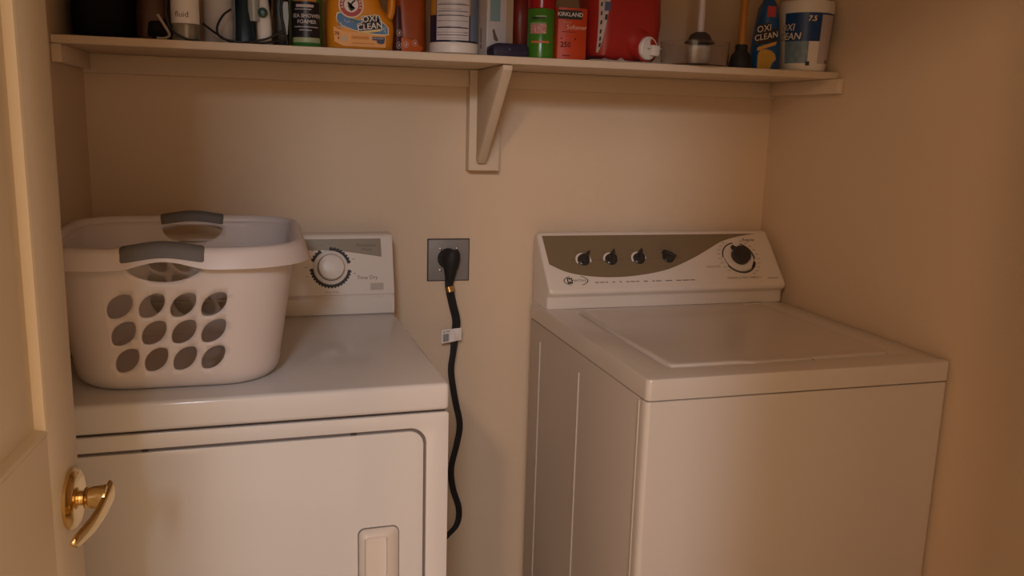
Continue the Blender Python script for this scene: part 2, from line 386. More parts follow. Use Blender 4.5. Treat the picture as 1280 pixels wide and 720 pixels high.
# console
x0, x1 = .007, WW-.006
wprof = [(0,.9206),(-.113,.9206),(-.1150,.924),(-.1150,.948),(-.1185,.954),(-.1270,.9590),(-.1305,.9650),(-.1300,.9715),(-.1260,.9760),(-.0200,1.0960),(-.012,1.1005),(0,1.1015),(.008,1.098)]
def wring(x, sc):   # end caps shrink slightly so the ends are rounded
    cy, cz = -.045, .99
    return [(x, cy+(y-cy)*sc, cz+(z-cz)*sc if z > .93 else z) for y,z in wprof]
wr = [wring(x0,.90), wring(x0+.002,.955), wring(x0+.006,.985), wring(x0+.012,1), wring(x1-.012,1), wring(x1-.006,.985), wring(x1-.002,.955), wring(x1,.90)]
rings('console', wr, enamel2, wm, smooth=35)
WF = frame((0,-.126,.976), (1,0,0), (0,.106,.120))
def lim(p): return (min(max(p[0],.017),.667), min(p[1],.1575))
g = [(.0185,.1575),(.0212,.0711),(.056,.0504),(.0957,.038),(.1548,.0298),(.2165,.0293),(.2811,.0357),(.3493,.0501),(.4233,.0798),(.4786,.1077),(.5271,.1327),(.5804,.148),(.640,.1575)]
gs = [(v.x,v.y) for v in smooth_path([(x,y,0) for x,y in g[1:]], 4)]
decal('grey_graphic', [g[0]]+gs, plain('dark taupe panel',(.205,.152,.090),.35,var=.03,scale=20), wm, WF)
def knob(name, x, y, ang, backing):
    k = bpy.data.objects.new(name, None); COL.objects.link(k); k.parent = wm
    F = WF @ Matrix.Translation((x,y,0))
    if backing:
        decal('white_sector', [(0,0)]+[(.0215*math.cos(RG(q)),.0215*math.sin(RG(q))) for q in range(backing[0],backing[1]+1,12)], enamel2, k, F, .0004)
    flathe('knob_base', [(.0165,.0003),(.0160,.003),(.0135,.0045),(.0130,.012),(.011,.0145),(.0005,.015)], knobdark, k, F, 28)
    G = F @ Matrix.Rotation(RG(ang),4,'Z')
    pr = [(-.0145,-.0050),(.015,-.0055),(.0235,0),(.015,.0055),(-.0145,.0050),(-.017,0)]
    vs = [tuple(G @ Vector((a,b,.006))) for a,b in pr] + [tuple(G @ Vector((a*.95,b*.6,.0225))) for a,b in pr]; n = 6
    mesh('pointer', vs, [tuple(range(6)),tuple(range(6,12))]+[(i,(i+1)%6,6+(i+1)%6,6+i) for i in range(6)], knobdark, k, bevel=.0014)
    tick = []
    for q in range(0,181,30): tick.append([( .029*math.cos(RG(q))-.004,.029*math.sin(RG(q))-.0008),(.029*math.cos(RG(q))+.004,.029*math.sin(RG(q))-.0008),(.029*math.cos(RG(q))+.004,.029*math.sin(RG(q))+.0008),(.029*math.cos(RG(q))-.004,.029*math.sin(RG(q))+.0008)])
    decals('tick_marks', tick[::2], dkink, k, F, .0005)
knob('selector_knob', .1160, .082, 48, (-20,210))
knob('selector_knob', .1920, .082, 75, (80,190))
knob('selector_knob', .2705, .083, 78, (0,205))
knob('selector_knob', .3550, .085, 148, None)
WDF = WF @ Matrix.Translation((.5640,.0800,0))
wd = bpy.data.objects.new('timer_dial', None); COL.objects.link(wd); wd.parent = wm
pol = []
for a0,a1 in ((-150,-20),(-5,70),(95,178)):
    n = int((a1-a0)/6); pol += arcseg(.0455,.0490,RG(a0),RG(a1),n)
pol += arcseg(.0410,.0490,RG(-45),RG(-18),6) + arcseg(.0430,.0450,RG(-180),RG(60),40)
decals('black_scale', pol, ink, wd, WDF, .0004)
flathe('dial_skirt', [(.0405,.0004),(.0395,.004),(.001,.0043)], enamel2, wd, WDF)
flathe('dial_knob', [(.0250,.004),(.0265,.007),(.0255,.022),(.0225,.0265),(.012,.0290),(.0005,.0295)], knobdark, wd, WDF)
box_v = [(-.006,.020),(.006,.020),(.0015,.036),(-.0015,.036)]
PG = WDF @ Matrix.Rotation(RG(35),4,'Z')
mesh('dial_pointer', [tuple(PG @ Vector((a,b,.008))) for a,b in box_v]+[tuple(PG @ Vector((a,b,.020))) for a,b in box_v], [(0,1,2,3),(4,5,6,7),(0,1,5,4),(1,2,6,5),(2,3,7,6),(3,0,4,7)], knobdark, wd, bevel=.001)
tl = []
for q in list(range(-60,70,14))+list(range(125,230,14)):
    c_, s_ = math.cos(RG(q)), math.sin(RG(q)); rr_ = .0585
    tl.append([(rr_*c_-.005,rr_*s_-.0007),(rr_*c_+.005,rr_*s_-.0007),(rr_*c_+.005,rr_*s_+.0007),(rr_*c_-.005,rr_*s_+.0007)])
decals('tick_marks', tl, greyink, wd, WDF, .0004)
txt('print', 'Regular', .0125, greyink, wm, WF @ Matrix.Translation((.612,.1370,0)), bold=.02, ext=.0005)
txt('print', 'DELICATES', .0085, greyink, wm, WF @ Matrix.Translation((.4790,.0535,0)), ext=.0005)
txt('print', 'WRINKLE FREE FABRICS', .0095, greyink, wm, WF @ Matrix.Translation((.5590,.0170,0)), ext=.0005)
# oval emblem with square mark and name, and the tiny line of print
FL = WF @ Matrix.Translation((.0825,.0212,0))
eo, ei = ell(0,0,.0330,.0150,40), ell(0,0,.0305,.0132,40)
decals('emblem_oval', [[eo[i],eo[(i+1)%40],ei[(i+1)%40],ei[i]] for i in range(40) if not (7 <= i <= 12 or 27 <= i <= 32)], ink, wm, FL, .0004)
decals('emblem_square', [rect(-.0235,-.0085,-.0095,.0085)], ink, wm, FL, .0004)
decals('emblem_mark', [[(-.0205,-.004),(-.0185,-.004),(-.0185,.001),(-.0165,-.003),(-.0145,.001),(-.0145,-.004),(-.0125,-.004),(-.0125,.005),(-.0145,.005),(-.0165,.001),(-.0185,.005),(-.0205,.005)]], enamel2, wm, FL, .0006)
txt('print', 'MAYTAG', .0098, ink, wm, FL @ Matrix.Translation((.0085,0,0)), ext=.0005, sx=.95)
x = .1326; pl_ = []
while x < .405:
    w = random.uniform(.006,.020); pl_.append(rect(x,.0130,x+w,.0158)); x += w+random.choice((.003,.003,.012))
decals('print_line', pl_, greyink, wm, WF, .0004)
decals('print_line', [rect(.630,.0135,.662,.0155)], greyink, wm, WF, .0004)

# ------------------------------------------------------------------ outlet, plug and cord
wp = thing('power_outlet', 'square grey metal outlet plate with dark edge on the wall', 'outlet', (.8465,0,1.0200))
box('plate_edge', (-.0560,-.0035,-.0560), (.0560,-.0003,.0560), seam, wp, bevel=.001)
box('plate', (-.0535,-.0065,-.0535), (.0535,-.0030,.0535), plate_m, wp, bevel=.002)
lathe('receptacle', [(.0275,.004),(.0275,.0085),(.0265,.0095),(.001,.0095)], blackp, wp, 32, (-.002,0,.004), 'y')
for sx,sz in ((-.022,.030),(.022,.030),(-.022,-.027),(.024,-.027)): lathe('screw', [(.0032,.006),(.0032,.0075),(.002,.0082),(.0003,.0083)], chrome, wp, 12, (sx,0,sz), 'y')
pc = thing('power_cable', 'flat black power cord with round plug hanging beside the dryer', 'cord', (.8465,-.0095,1.0200))
P0 = Vector((.8465,-.0095,1.0200))
secs = []
for t,w,dp,zz in ((0,.015,.014,.029),(.2,.0205,.019,.018),(.4,.0222,.020,.004),(.6,.0195,.018,-.014),(.8,.0145,.014,-.034),(.93,.0115,.011,-.050),(1,.0095,.009,-.058)):
    secs.append([(.0065+w*math.cos(2*PI*i/20)-.0085*t, -.0215+dp*math.sin(2*PI*i/20)+.000, zz) for i in range(20)])
rings('plug', secs, rubber, pc, smooth=60)
cp = [(.8425,-.034,.970),(.8440,-.036,.950),(.8526,-.036,.9095),(.8635,-.034,.8664),(.8622,-.034,.8342),(.8567,-.036,.7803),(.8511,-.038,.7259),(.8630,-.040,.648),(.8765,-.040,.5799),(.8694,-.040,.5239),(.8551,-.040,.4566),(.8603,-.040,.3985),(.8780,-.040,.3386),(.8735,-.040,.2919),(.8446,-.042,.2597),(.78,-.045,.20),(.70,-.050,.17)]
cp = [tuple(Vector(p)-P0) for p in cp]
for off,rw in ((-.0062,.0047),(0,.0047),(.0062,.0047)):
    sweep('wire', [(p[0]+off*(1 if i < 5 else .62), p[1]-(.0 if off else .001), p[2]) for i,p in enumerate(cp)], rw, rubber, pc, n=8, k=5)
sweep('brass_clip', [tuple(Vector((.8436,-.0355,.9560))-P0), tuple(Vector((.8468,-.0362,.9420))-P0)], .0130, brass, pc, rb=.0070, n=16, k=0)
tagp = [Vector((.8225,-.046,.842)),Vector((.8225,-.046,.806)),Vector((.8500,-.0445,.809)),Vector((.8755,-.044,.8135)),Vector((.8760,-.044,.8460)),Vector((.8500,-.0445,.844))]
lt = mesh('paper_tag', [tuple(p-P0) for p in tagp]+[tuple(p-P0+Vector((0,.0008,0))) for p in tagp], [(0,1,2,5),(5,2,3,4),(6,7,8,11),(11,8,9,10),(0,1,7,6),(1,2,8,7),(2,3,9,8),(3,4,10,9),(4,5,11,10),(5,0,6,11)], paper, pc)
sweep('tag_loop', [tuple(Vector((.857,-.0455,.829))-P0), tuple(Vector((.868,-.046,.830))-P0)], .016, paper, pc, rb=.0085, n=4, k=0, side=(0,0,1))
BF = frame(tagp[1]-P0+Vector((.004,-.0008,.004)), (1,.05,.10), (0,0,1))
decals('barcode', [rect(i*.0021,0,i*.0021+(.0014 if i%3 else .0008),.021) for i in range(8)], ink, pc, BF)
decals('print_line', [rect(0,.0255,.006,.0275),rect(.009,.026,.018,.028)], greyink, pc, BF)

# ------------------------------------------------------------------ laundry basket
bk = thing('laundry_basket', 'white plastic laundry basket with leaf-shaped holes on the dryer', 'basket', (.2440,-.500,.9200), .012)
HX, HY, RR, HH = .185, .220, .095, .234
def ext(z):     # half extents at height z
    if z < .035:
        t = z/.035; e = math.sqrt(max(0, 1-(1-t)**2)); return .142+.027*e, .186+.027*e
    t = (z-.035)/(HH-.035); return .169+.030*t, .213+.016*t
# reference perimeter of the rounded rectangle, starting at back-left, counter-clockwise
SEG = []; Lx, Ly, La = 2*(HX-RR), 2*(HY-RR), RR*PI/2
PER = 2*Lx+2*Ly+4*La
def per(u):
    u %= PER
    # start at middle of the left side going down to the front (-y), then right, back
    for (kind, p, q, ln) in SEG:
        if u <= ln+1e-9:
            if kind == 'l': t = u/ln; return (p[0]+(q[0]-p[0])*t, p[1]+(q[1]-p[1])*t), q[2:]
            a = q+u/RR; return (p[0]+RR*math.cos(a), p[1]+RR*math.sin(a)), (math.cos(a), math.sin(a))
        u -= ln
    return per(0)
ax_, ay_ = HX-RR, HY-RR
SEG += [('l',(-HX,ay_),(-HX,-ay_,-1,0),Ly),('a',(-ax_,-ay_),PI,La),('l',(-ax_,-HY),(ax_,-HY,0,-1),Lx),('a',(ax_,-ay_),1.5*PI,La),
        ('l',(HX,-ay_),(HX,ay_,1,0),Ly),('a',(ax_,ay_),0,La),('l',(ax_,HY),(-ax_,HY,0,1),Lx),('a',(-ax_,ay_),PI/2,La)]
uF, uR, uB, uL = Ly+La+Lx/2, Ly+La+Lx+La+Ly/2, 2*Ly+3*La+1.5*Lx, Ly/2
def leaf(cu, cz, flip=1, l=.0262, w=.0158, n=11):
    up = [(l*math.cos(PI*i/n), w*max(0,1-math.cos(PI*i/n)**2)**.64) for i in range(n+1)]
    lens = up + [(p,-q) for p,q in reversed(up[1:-1])]
    return [(cu+flip*(p*.68-q*.73), cz+p*.70+q*.69) for p,q in lens]
holes = []
for i in range(4):
    for j,z in enumerate((.0565,.1030,.1490)):
        sp = .0500*(.97+.0*j); du = (i-1.5)*sp
        holes.append(leaf(uF-.007+du*.985, z)); holes.append(leaf(uB+du*.985, z))
for i in range(4):
    for j,z in enumerate((.0565,.1030,.1490)):
        du = (i-1.5)*.056; holes.append(leaf(uR+du, z)); holes.append(leaf(uL+du, z))
for cu in (uF-.008, uB-.002):
    holes.append([(cu+.056*math.cos(PI+PI*i/16), .2180-.0300*math.sin(PI*i/16)) for i in range(17)] + [(cu+.056*math.cos(PI*i/16), .2180+.0085*math.sin(PI*i/16)) for i in range(1,16)])
def inside(p, poly):
    c = False; n = len(poly)
    for i in range(n):
        (x1,y1),(x2,y2) = poly[i], poly[(i+1)%n]
        if (y1 > p[1]) != (y2 > p[1]) and p[0] < (x2-x1)*(p[1]-y1)/(y2-y1)+x1: c = not c
    return c
NU = 124; zs_ = [0,.004,.010,.018,.027,.035]+[.035+(HH-.035)*i/18 for i in range(1,19)]
pts = []; edges = []
cent = [(sum(p[0] for p in hp)/len(hp), sum(p[1] for p in hp)/len(hp)) for hp in holes]
for i in range(NU+1):
    for z in zs_:
        u = PER*i/NU
        if 0 < i < NU and any(abs(u-c[0]) < .07 and abs(z-c[1]) < .06 and (inside((u,z), hp) or min((u-a)**2+(z-b)**2 for a,b in hp) < .003**2) for c,hp in zip(cent,holes)): continue
        pts.append((u,z))
for hp in holes:
    b0 = len(pts); pts += hp; edges += [(b0+i, b0+(i+1)%len(hp)) for i in range(len(hp))]
cv, ce, cf, *_ = delaunay_2d_cdt([Vector(p) for p in pts], edges, [], 0, 1e-6)
def onwall(u, z):
    (x,y),_n = per(u); a,b = ext(z); return (x*a/HX, y*b/HY, z)
bm = bmesh.new(); BV = [bm.verts.new(onwall(min(max(v.x,0),PER), v.y)) for v in cv]
for f in cf:
    c = sum((cv[i] for i in f), Vector((0,0)))/len(f)
    if any(abs(c.x-q[0]) < .07 and abs(c.y-q[1]) < .07 and inside(c, hp) for q,hp in zip(cent,holes)): continue
    try: bm.faces.new([BV[i] for i in f])
    except ValueError: pass
bmesh.ops.remove_doubles(bm, verts=bm.verts, dist=1e-5)
loose = [v for v in bm.verts if not v.link_faces]; bmesh.ops.delete(bm, geom=loose, context='VERTS')
wl = from_bm('basket_wall', bm, basketm, bk, smooth='all')
sm = wl.modifiers.new('thickness','SOLIDIFY'); sm.thickness = .0028; sm.offset = 0
fl_ = [onwall(PER*i/NU, 0) for i in range(NU)]
rings('basket_floor', [[(x,y,.0003) for x,y,z in fl_],[(x,y,.0030) for x,y,z in fl_]], basketm, bk, smooth=30)
def arch(u, cu, half):
    d_ = u-cu
    return .5+.5*math.cos(PI*d_/half) if abs(d_) < half else 0
rimp = [(-.0015,.230),(-.0010,.240),(.0020,.2460),(.0065,.2485),(.0110,.2480),(.0160,.2450),(.0195,.2390),(.0265,.2145),(.0245,.2135),(.0178,.2350),(.0145,.2405),(.0100,.2435),(.0050,.2425),(.0022,.2390),(.0015,.230)]
def rimring(u, prof, grow=0):
    (x,y),n_ = per(u); a,b = ext(HH); k = arch(u,uF-.008,.072)+arch(u,uB-.002,.072)
    out = []
    for o_,z in prof:
        zz = z - .0025 + .0085*k + (.0055*k if z < .225 else 0)
        out.append((x*a/HX+n_[0]*(o_+grow), y*b/HY+n_[1]*(o_+grow), zz))
    return out
NR = 176
rings('rim', [rimring(PER*i/NR, rimp) for i in range(NR)], basketm, bk, loop=True, smooth=60)
gp = [(.0002,.2290),(-.0030,.2290),(-.0024,.2420),(.0010,.2475),(.0060,.2505),(.0115,.2500),(.0172,.2468),(.0208,.2405),(.0252,.2255),(.0238,.2245),(.0175,.2370),(.0130,.2420),(.0080,.2430),(.0030,.2410)]
for cu in (uF-.008, uB-.002):
    g_ = []
    for i in range(25):
        t = i/24; u = cu-.0605+.121*t; e = min(1, math.sqrt(max(0,1-(1-min(t,1-t)/.06)**2)) if min(t,1-t) < .06 else 1)
        rg = rimring(u, gp); c = Vector((sum(p[0] for p in rg)/len(rg), sum(p[1] for p in rg)/len(rg), sum(p[2] for p in rg)/len(rg)))
        s = .72+.28*e; g_.append([tuple(c+(Vector(p)-c)*s) for p in rg])
    rings('grip', g_, gripm, bk, smooth=60)

# ------------------------------------------------------------------ things on the shelf
ZS = SZ + .0004
GRP = None
def item(name, label, cat, x, y, rz=0, z=ZS): return thing(name, label, cat, (x,y,z), rz)
def FR(x=0, z=0, y=0): return frame((x,y,z), (1,0,0), (0,0,1))     # upright frame facing -y
def CYF(R,a,z): return frame((R*math.sin(a),-R*math.cos(a),z), (math.cos(a),math.sin(a),0), (0,0,1))
def blob(name, c, s, m, parent, seed=0, amp=.18, fr=9, flat=.0, nu=36, nv=22, fold=0):
    """crumpled soft body: displaced ellipsoid with a flattened underside"""
    vs, fs = [], []
    for j in range(nv+1):
        th = PI*j/nv
        for i in range(nu):
            ph = 2*PI*i/nu; d_ = Vector((math.sin(th)*math.cos(ph), math.sin(th)*math.sin(ph), math.cos(th)))
            q = Vector([math.copysign(abs(v)**.72, v) for v in d_])
            k = 1+amp*noise.noise(d_*2.1+Vector((seed,0,0)))+amp*.55*noise.noise(d_*fr*.55+Vector((0,seed,3)))
            if fold: k += fold*abs(noise.noise(d_*fr+Vector((seed,seed,0))))
            p = Vector((q.x*s[0]*k, q.y*s[1]*k, q.z*s[2]*k)); z = max(p.z+c[2], flat)
            vs.append((p.x+c[0], p.y+c[1], z))
    for j in range(nv):
        for i in range(nu): fs.append((j*nu+i, j*nu+(i+1)%nu, (j+1)*nu+(i+1)%nu, (j+1)*nu+i))
    bm = bmesh.new(); V = [bm.verts.new(v) for v in vs]
    for f in fs: bm.faces.new([V[i] for i in f])
    bmesh.ops.remove_doubles(bm, verts=bm.verts, dist=1e-5)
    return from_bm(name, bm, m, parent, smooth='all')
clear = mat('clear plastic', (.93,.93,.92), .06, trans=1, ior=1.08, var=.01, spec=.5, coat=.5)
white_pl = plain('white bottle plastic', (.74,.70,.66), .4, var=.02)
black_cloth = mat('black fabric', (.010,.009,.010), .9, var=.3, scale=90, bump=.5, bscale=300, spec=.1)
brown_lea = mat('dark brown leather', (.080,.036,.022), .6, var=.35, scale=35, bump=.4, bscale=160)

# black bag and brown pouch
t = item('black_bag', 'large crumpled black fabric bag at the left end of the shelf', 'bag', .075, -.150)
blob('bag_body', (.004,.005,.085), (.062,.105,.135), black_cloth, t, 3, .07, 8)
sweep('bag_strap', [(-.035,-.085,.10),(-.03,-.112,.16),(0,-.098,.245),(.03,-.112,.16),(.036,-.085,.10)], .010, black_cloth, t, rb=.003, n=8)
t = item('leather_pouch', 'slouched dark brown leather pouch beside the black bag', 'pouch', .181, -.185)
blob('pouch_body', (0,.0,.042), (.033,.080,.085), brown_lea, t, 11, .14, 10)
sweep('drawstring', [(.012,-.078,.050),(.024,-.083,.030),(.033,-.081,.012),(.026,-.090,.004),(.010,-.094,.003)], .0028, plain('pale cord',(.40,.34,.28),.8), t, n=6)
blob('pouch_flap', (.012,-.050,.022), (.026,.034,.022), black_cloth, t, 5, .10, 8)

# clear bottle of fluid
t = item('fluid_bottle', 'clear ribbed plastic bottle with white label reading fluid', 'bottle', .2440, -.236)
lathe('bottle_body', [(.024,.0005),(.0280,.004),(.0285,.010),(.0275,.014),(.0285,.018),(.0275,.022),(.0285,.026),(.0275,.030),(.0285,.034),(.0285,.120),(.026,.140),(.014,.165),(.013,.175)], clear, t, 36)
lathe('liquid', [(.023,.003),(.0265,.006),(.0265,.030),(.0268,.034),(.001,.0342)], mat('pale liquid',(.80,.76,.66),.1,trans=.7,ior=1.33,var=.01), t, 28)
arc('label', .0286, -1.5, 1.2, .036, .112, paper, t, off=.0006)
txt('print', 'fluid', .0165, ink, t, CYF(.0286,-.20,.0530), wrap=.0291, ext=.0008)
lathe('cap', [(.015,.172),(.015,.190),(.013,.193),(.001,.193)], white_pl, t, 24)
lathe('bottle_base_dimple', [(.001,.0012),(.018,.0012),(.018,.0020),(.001,.006)], clear, t, 24)

# white jug behind the cords
t = item('white_jug', 'plain off-white plastic jug behind the black cords', 'jug', .3090, -.160)
loft('jug_body', [(0,0,0,.030,.050,.02),(.006,0,0,.0335,.055,.022),(.10,0,0,.0335,.055,.022),(.15,0,.004,.030,.048,.020),(.185,0,.01,.018,.020,.015),(.200,0,.012,.016,.016,.0155)], plain('dull jug plastic',(.47,.42,.39),.45), t)
lathe('cap', [(.018,.198),(.018,.218),(.016,.221),(.001,.221)], plain('blue cap',(.05,.12,.35),.4), t, 24, (0,.012,0))
sweep('handle', [(0,-.050,.12),(0,-.060,.150),(0,-.035,.185),(0,-.008,.188)], .008, white_pl, t)

# steam iron standing on its heel
teal = plain('dark teal plastic', (.006,.022,.032), .3, var=.1)
t = item('steam_iron', 'dark teal and white steam iron standing on its heel', 'iron', .3790, -.198)
loft('teal_body', [(0,-.018,-.005,.017,.060,.012),(.004,-.018,-.005,.020,.064,.014),(.06,-.019,0,.0185,.060,.016),(.13,-.019,.010,.014,.046,.012),(.20,-.019,.02,.008,.025,.007),(.235,-.019,.025,.002,.006,.0019)], teal, t)
loft('white_housing', [(.0,.021,-.002,.013,.056,.011),(.004,.021,-.002,.0155,.060,.013),(.05,.020,0,.0150,.056,.013),(.12,.016,.008,.011,.042,.010),(.19,.008,.016,.006,.022,.0055)], white_pl, t)
extrude('soleplate', [(-.037,0),(-.0395,.002),(-.0395,.13),(-.039,.20),(-.037,.24)], -.050,.065, plain('dull soleplate',(.10,.09,.085),.5), t, 'y')
sweep('handle', [(.020,.020,.050),(.028,.030,.09),(.028,.036,.13),(.014,.030,.170)], .0075, teal, t)
lathe('steam_dial', [(.010,.0),(.010,.006),(.008,.0075),(.001,.0076)], plain('dial green',(.02,.07,.06),.3), t, 24, (.018,-.0565,.066), 'y')
arc('handle_gap', .013, -1.0, 1.0, .048, .110, plain('gap grey',(.32,.33,.30),.2), t, c=(.000,-.048), n=10)  # pale patch drawn in place of the open gap by the handle
cb = thing('iron_cord', 'thin black cord looped in front of the iron and jug', 'cord', (.30,-.262,ZS))
for nm, pp in (('cord', [(-.090,-.006,.085),(-.090,-.008,.045),(-.078,-.012,.018),(-.050,-.014,.0035),(-.030,-.012,.003)]),
               ('cord', [(-.022,.012,.038),(.005,-.002,.018),(.030,-.010,.004),(.060,-.014,.003),(.095,-.010,.010),(.120,-.007,.020),(.140,-.005,.030)]),
               ('cord', [(.034,.012,.070),(.018,.006,.056),(.006,-.004,.030),(.014,-.012,.010),(.050,-.018,.0028),(.090,-.014,.0028),(.130,-.006,.010)])):
    sweep(nm, pp, .0024, blackp, cb, n=8)

# black spray bottle with a painted glint
t = item('black_bottle', 'glossy black plastic bottle beside the green foamer', 'bottle', .4335, -.222)
loft('bottle_body', [(0,0,0,.015,.034,.010),(.004,0,0,.0165,.038,.012),(.11,0,0,.0165,.038,.012),(.15,0,0,.012,.016,.010),(.165,0,0,.011,.011,.0105)], blackp, t)
decal('silver_label_or_glint', [(.003,.090),(.0145,.090),(.0155,.060),(.0125,.025),(.010,.020),(.006,.040)], plain('blue grey glint',(.20,.25,.28),.25), t, FR(0,0,-.0385), .0004)  # pale patch painted as a glint on the bottle
sweep('loop', [(.012,-.040,.115),(.000,-.0420,.078),(.006,-.0425,.035),(.012,-.041,.0035)], .0028, blackp, t, n=8)
lathe('trigger_collar', [(.013,.163),(.013,.185),(.009,.19),(.009,.21),(.001,.212)], blackp, t, 20)

# green foamer can
green = plain('green can', (.035,.16,.030), .28, var=.08)
t = item('foamer_can', 'green shower foamer bottle with black label and orange top band', 'bottle', .4855, -.240)
R0 = .0325
lathe('can_body', [(.030,.0005),(R0,.004),(R0,.165),(.028,.178),(.018,.188)], green, t, 40)
arc('black_label', R0, -1.15, .95, .020, .092, plain('label black',(.012,.011,.016),.35), t)
arc('orange_band', R0, -.9, .65, .0925, .13, plain('label orange',(.55,.20,.05),.4), t)
arc('pale_swoosh', R0, -1.0, .95, .0095, .0195, plain('label pale green',(.34,.38,.22),.4), t)
txt('print', 'SEA SHOWER', .0108, paper, t, FR(0,.0630,-R0), wrap=R0, ext=.0012)
txt('print', 'FOAMER', .0108, paper, t, FR(0,.0510,-R0), wrap=R0, ext=.0012)
txt('print', 'Brilliant', .0125, paper, t, FR(.002,.0830,-R0), wrap=R0, ext=.0012, shear=.3) if False else None
for z,a0,a1 in ((.0755,-.8,.3),(.0400,-.85,.75),(.0335,-.5,.30)): arc('print_line', R0, a0, a1, z, z+.0016, plain('label grey',(.45,.42,.42),.5), t, off=.0009, n=10)
arc('script_mark', R0, -.70, .45, .0805, .0860, plain('label grey',(.45,.42,.42),.5), t, off=.0009, n=10)
lathe('spray_cap', [(.020,.186),(.022,.19),(.022,.225),(.016,.235),(.001,.236)], white_pl, t, 28)

# orange detergent jug with round emblem
orange = plain('detergent orange', (.72,.27,.015), .35, var=.04)
t = item('detergent_jug', 'yellow-orange laundry detergent jug with round red emblem and blue wave', 'jug', .600, -.228)
def js(z, xl, xr, hy, r): return (z, (xl+xr)/2, 0, (xr-xl)/2, hy, r)
loft('jug_body', [js(0,-.066,.064,.036,.030),js(.005,-.0715,.069,.042,.034),js(.045,-.073,.072,.044,.036),js(.060,-.073,.071,.044,.036),js(.072,-.0725,.060,.0435,.034),js(.090,-.072,.046,.043,.032),js(.120,-.070,.036,.042,.030),js(.200,-.062,.034,.040,.030),js(.235,-.040,.030,.030,.026),js(.245,-.026,.026,.026,.0255)], orange, t)
sweep('jug_handle', [(.052,0,.055),(.066,0,.085),(.067,0,.130),(.062,0,.180),(.040,0,.215),(.020,0,.222)], .0095, orange, t, rb=.015, n=12)
lathe('jug_cap', [(.029,.243),(.031,.247),(.031,.285),(.028,.289),(.001,.289)], plain('cap blue',(.03,.08,.30),.4), t, 28)
JF = FR(0,0,-.0446)
redm, bluem = plain('label red',(.42,.03,.035),.4), plain('label blue',(.05,.16,.36),.4)
decal('pale_orange_band', [(-.060,.046),(-.050,.040),(-.030,.036),(.030,.034),(.050,.034),(.050,.006),(-.040,.006),(-.058,.014)], plain('label light orange',(.78,.36,.09),.4), t, JF, .0000)
wave = [(-.053,.062),(-.051,.071),(-.045,.073),(-.030,.066),(-.010,.060),(.010,.062),(.026,.070),(.034,.071),(.040,.060),(.054,.048),(.054,.034),(.030,.034),(.005,.036),(-.020,.041),(-.040,.048),(-.050,.055)]
decal('wave_border', [(x*1.045,.0525+(y-.0525)*1.12) for x,y in wave], plain('label cream',(.74,.62,.40),.4), t, JF, .0006)
decal('blue_wave', wave, bluem, t, JF, .0010)
random.seed(3)
spk = []
for i in range(46):
    x = random.choice((random.uniform(-.050,-.018),random.uniform(.026,.050))); y = .064-.30*abs(x)+random.uniform(-.008,.006) if x < 0 else .0495-.2*(x-.03)+random.uniform(-.010,.008)
    a = random.uniform(0,PI); l = random.uniform(.0015,.004); w_ = .0008; c_, s_ = math.cos(a), math.sin(a)
    spk.append([(x-l*c_-w_*s_,y-l*s_+w_*c_),(x-l*c_+w_*s_,y-l*s_-w_*c_),(x+l*c_+w_*s_,y+l*s_-w_*c_),(x+l*c_-w_*s_,y+l*s_+w_*c_)])
decals('wave_sparkles', spk, plain('label pale blue',(.38,.50,.62),.4), t, JF, .0013)
EM = JF @ Matrix.Translation((-.0230,.0900,0))
decal('emblem_halo', ell(0,0,.0265,.0265), plain('label cream',(.74,.62,.40),.4), t, EM, .0012)
decal('emblem_red', ell(0,0,.0235,.0235), redm, t, EM, .0016)
decal('emblem_white', ell(0,0,.0150,.0150), paper, t, EM, .0020)
arm = [(-.0085,.0035),(-.0060,.0065),(-.001,.0030),(.004,.009),(.0085,.0115),(.0095,.009),(.005,.005),(.0005,-.0005),(-.002,-.004),(.001,-.0075),(.006,-.004),(.0085,-.006),(.0035,-.0105),(.0005,-.0125),(-.003,-.010),(-.0065,-.003),(-.0055,.0008)]
decal('emblem_arm', arm, ink, t, EM, .0024)
def ringtext(s, r, a0, a1, size, m, parent, F, ext):
    for i,ch in enumerate(s):
        if ch == ' ': continue
        a = RG(a0+(a1-a0)*i/(len(s)-1)); rot = a-PI/2
        txt('letter', ch, size, m, parent, F @ Matrix.Translation((r*math.cos(a), r*math.sin(a),0)) @ Matrix.Rotation(rot,4,'Z'), ext=ext, bold=.02)
ringtext('ARM & HAMMER', .0192, 195, -15, .0068, paper, t, EM, .0022)
def stacktext(lines, size, F, parent, ext, m1=paper, m2=ink, shear=.12, grow=.05):
    for s, dx, dy, k in lines:
        txt('lettering_outline', s, size*k, m2, parent, F @ Matrix.Translation((dx,dy,0)), bold=grow, ext=ext, shear=shear)
        txt('lettering', s, size*k, m1, parent, F @ Matrix.Translation((dx,dy,0)), bold=.0, ext=ext+.0005, shear=shear)
OXF = JF @ Matrix.Translation((.0160,.0515,0)) @ Matrix.Rotation(RG(9),4,'Z')
decal('oxi_panel', [(-.0265,-.013),(.0255,-.013),(.0255,.005),(.018,.007),(.018,.020),(-.015,.020),(-.016,.007),(-.0265,.005)], plain('label cream',(.74,.62,.40),.4), t, OXF, .0016)
decal('letter_shadow', [(-.0245,-.0105),(.0235,-.0105),(.0235,.0040),(.0160,.0055),(.0160,.0185),(-.0130,.0185),(-.0140,.0055),(-.0245,.0040)], ink, t, OXF, .0020)
txt('lettering', 'OXI', .0180, paper, t, OXF @ Matrix.Translation((.001,.0120,0)), bold=.012, ext=.0026, shear=.12)
txt('lettering', 'CLEAN', .0172, paper, t, OXF @ Matrix.Translation((-.001,-.0032,0)), bold=.012, ext=.0026, shear=.12)
decals('print_line', [rect(-.018,-.0155,.019,-.0130)], plain('label yellow',(.72,.55,.10),.4), t, OXF, .0020)
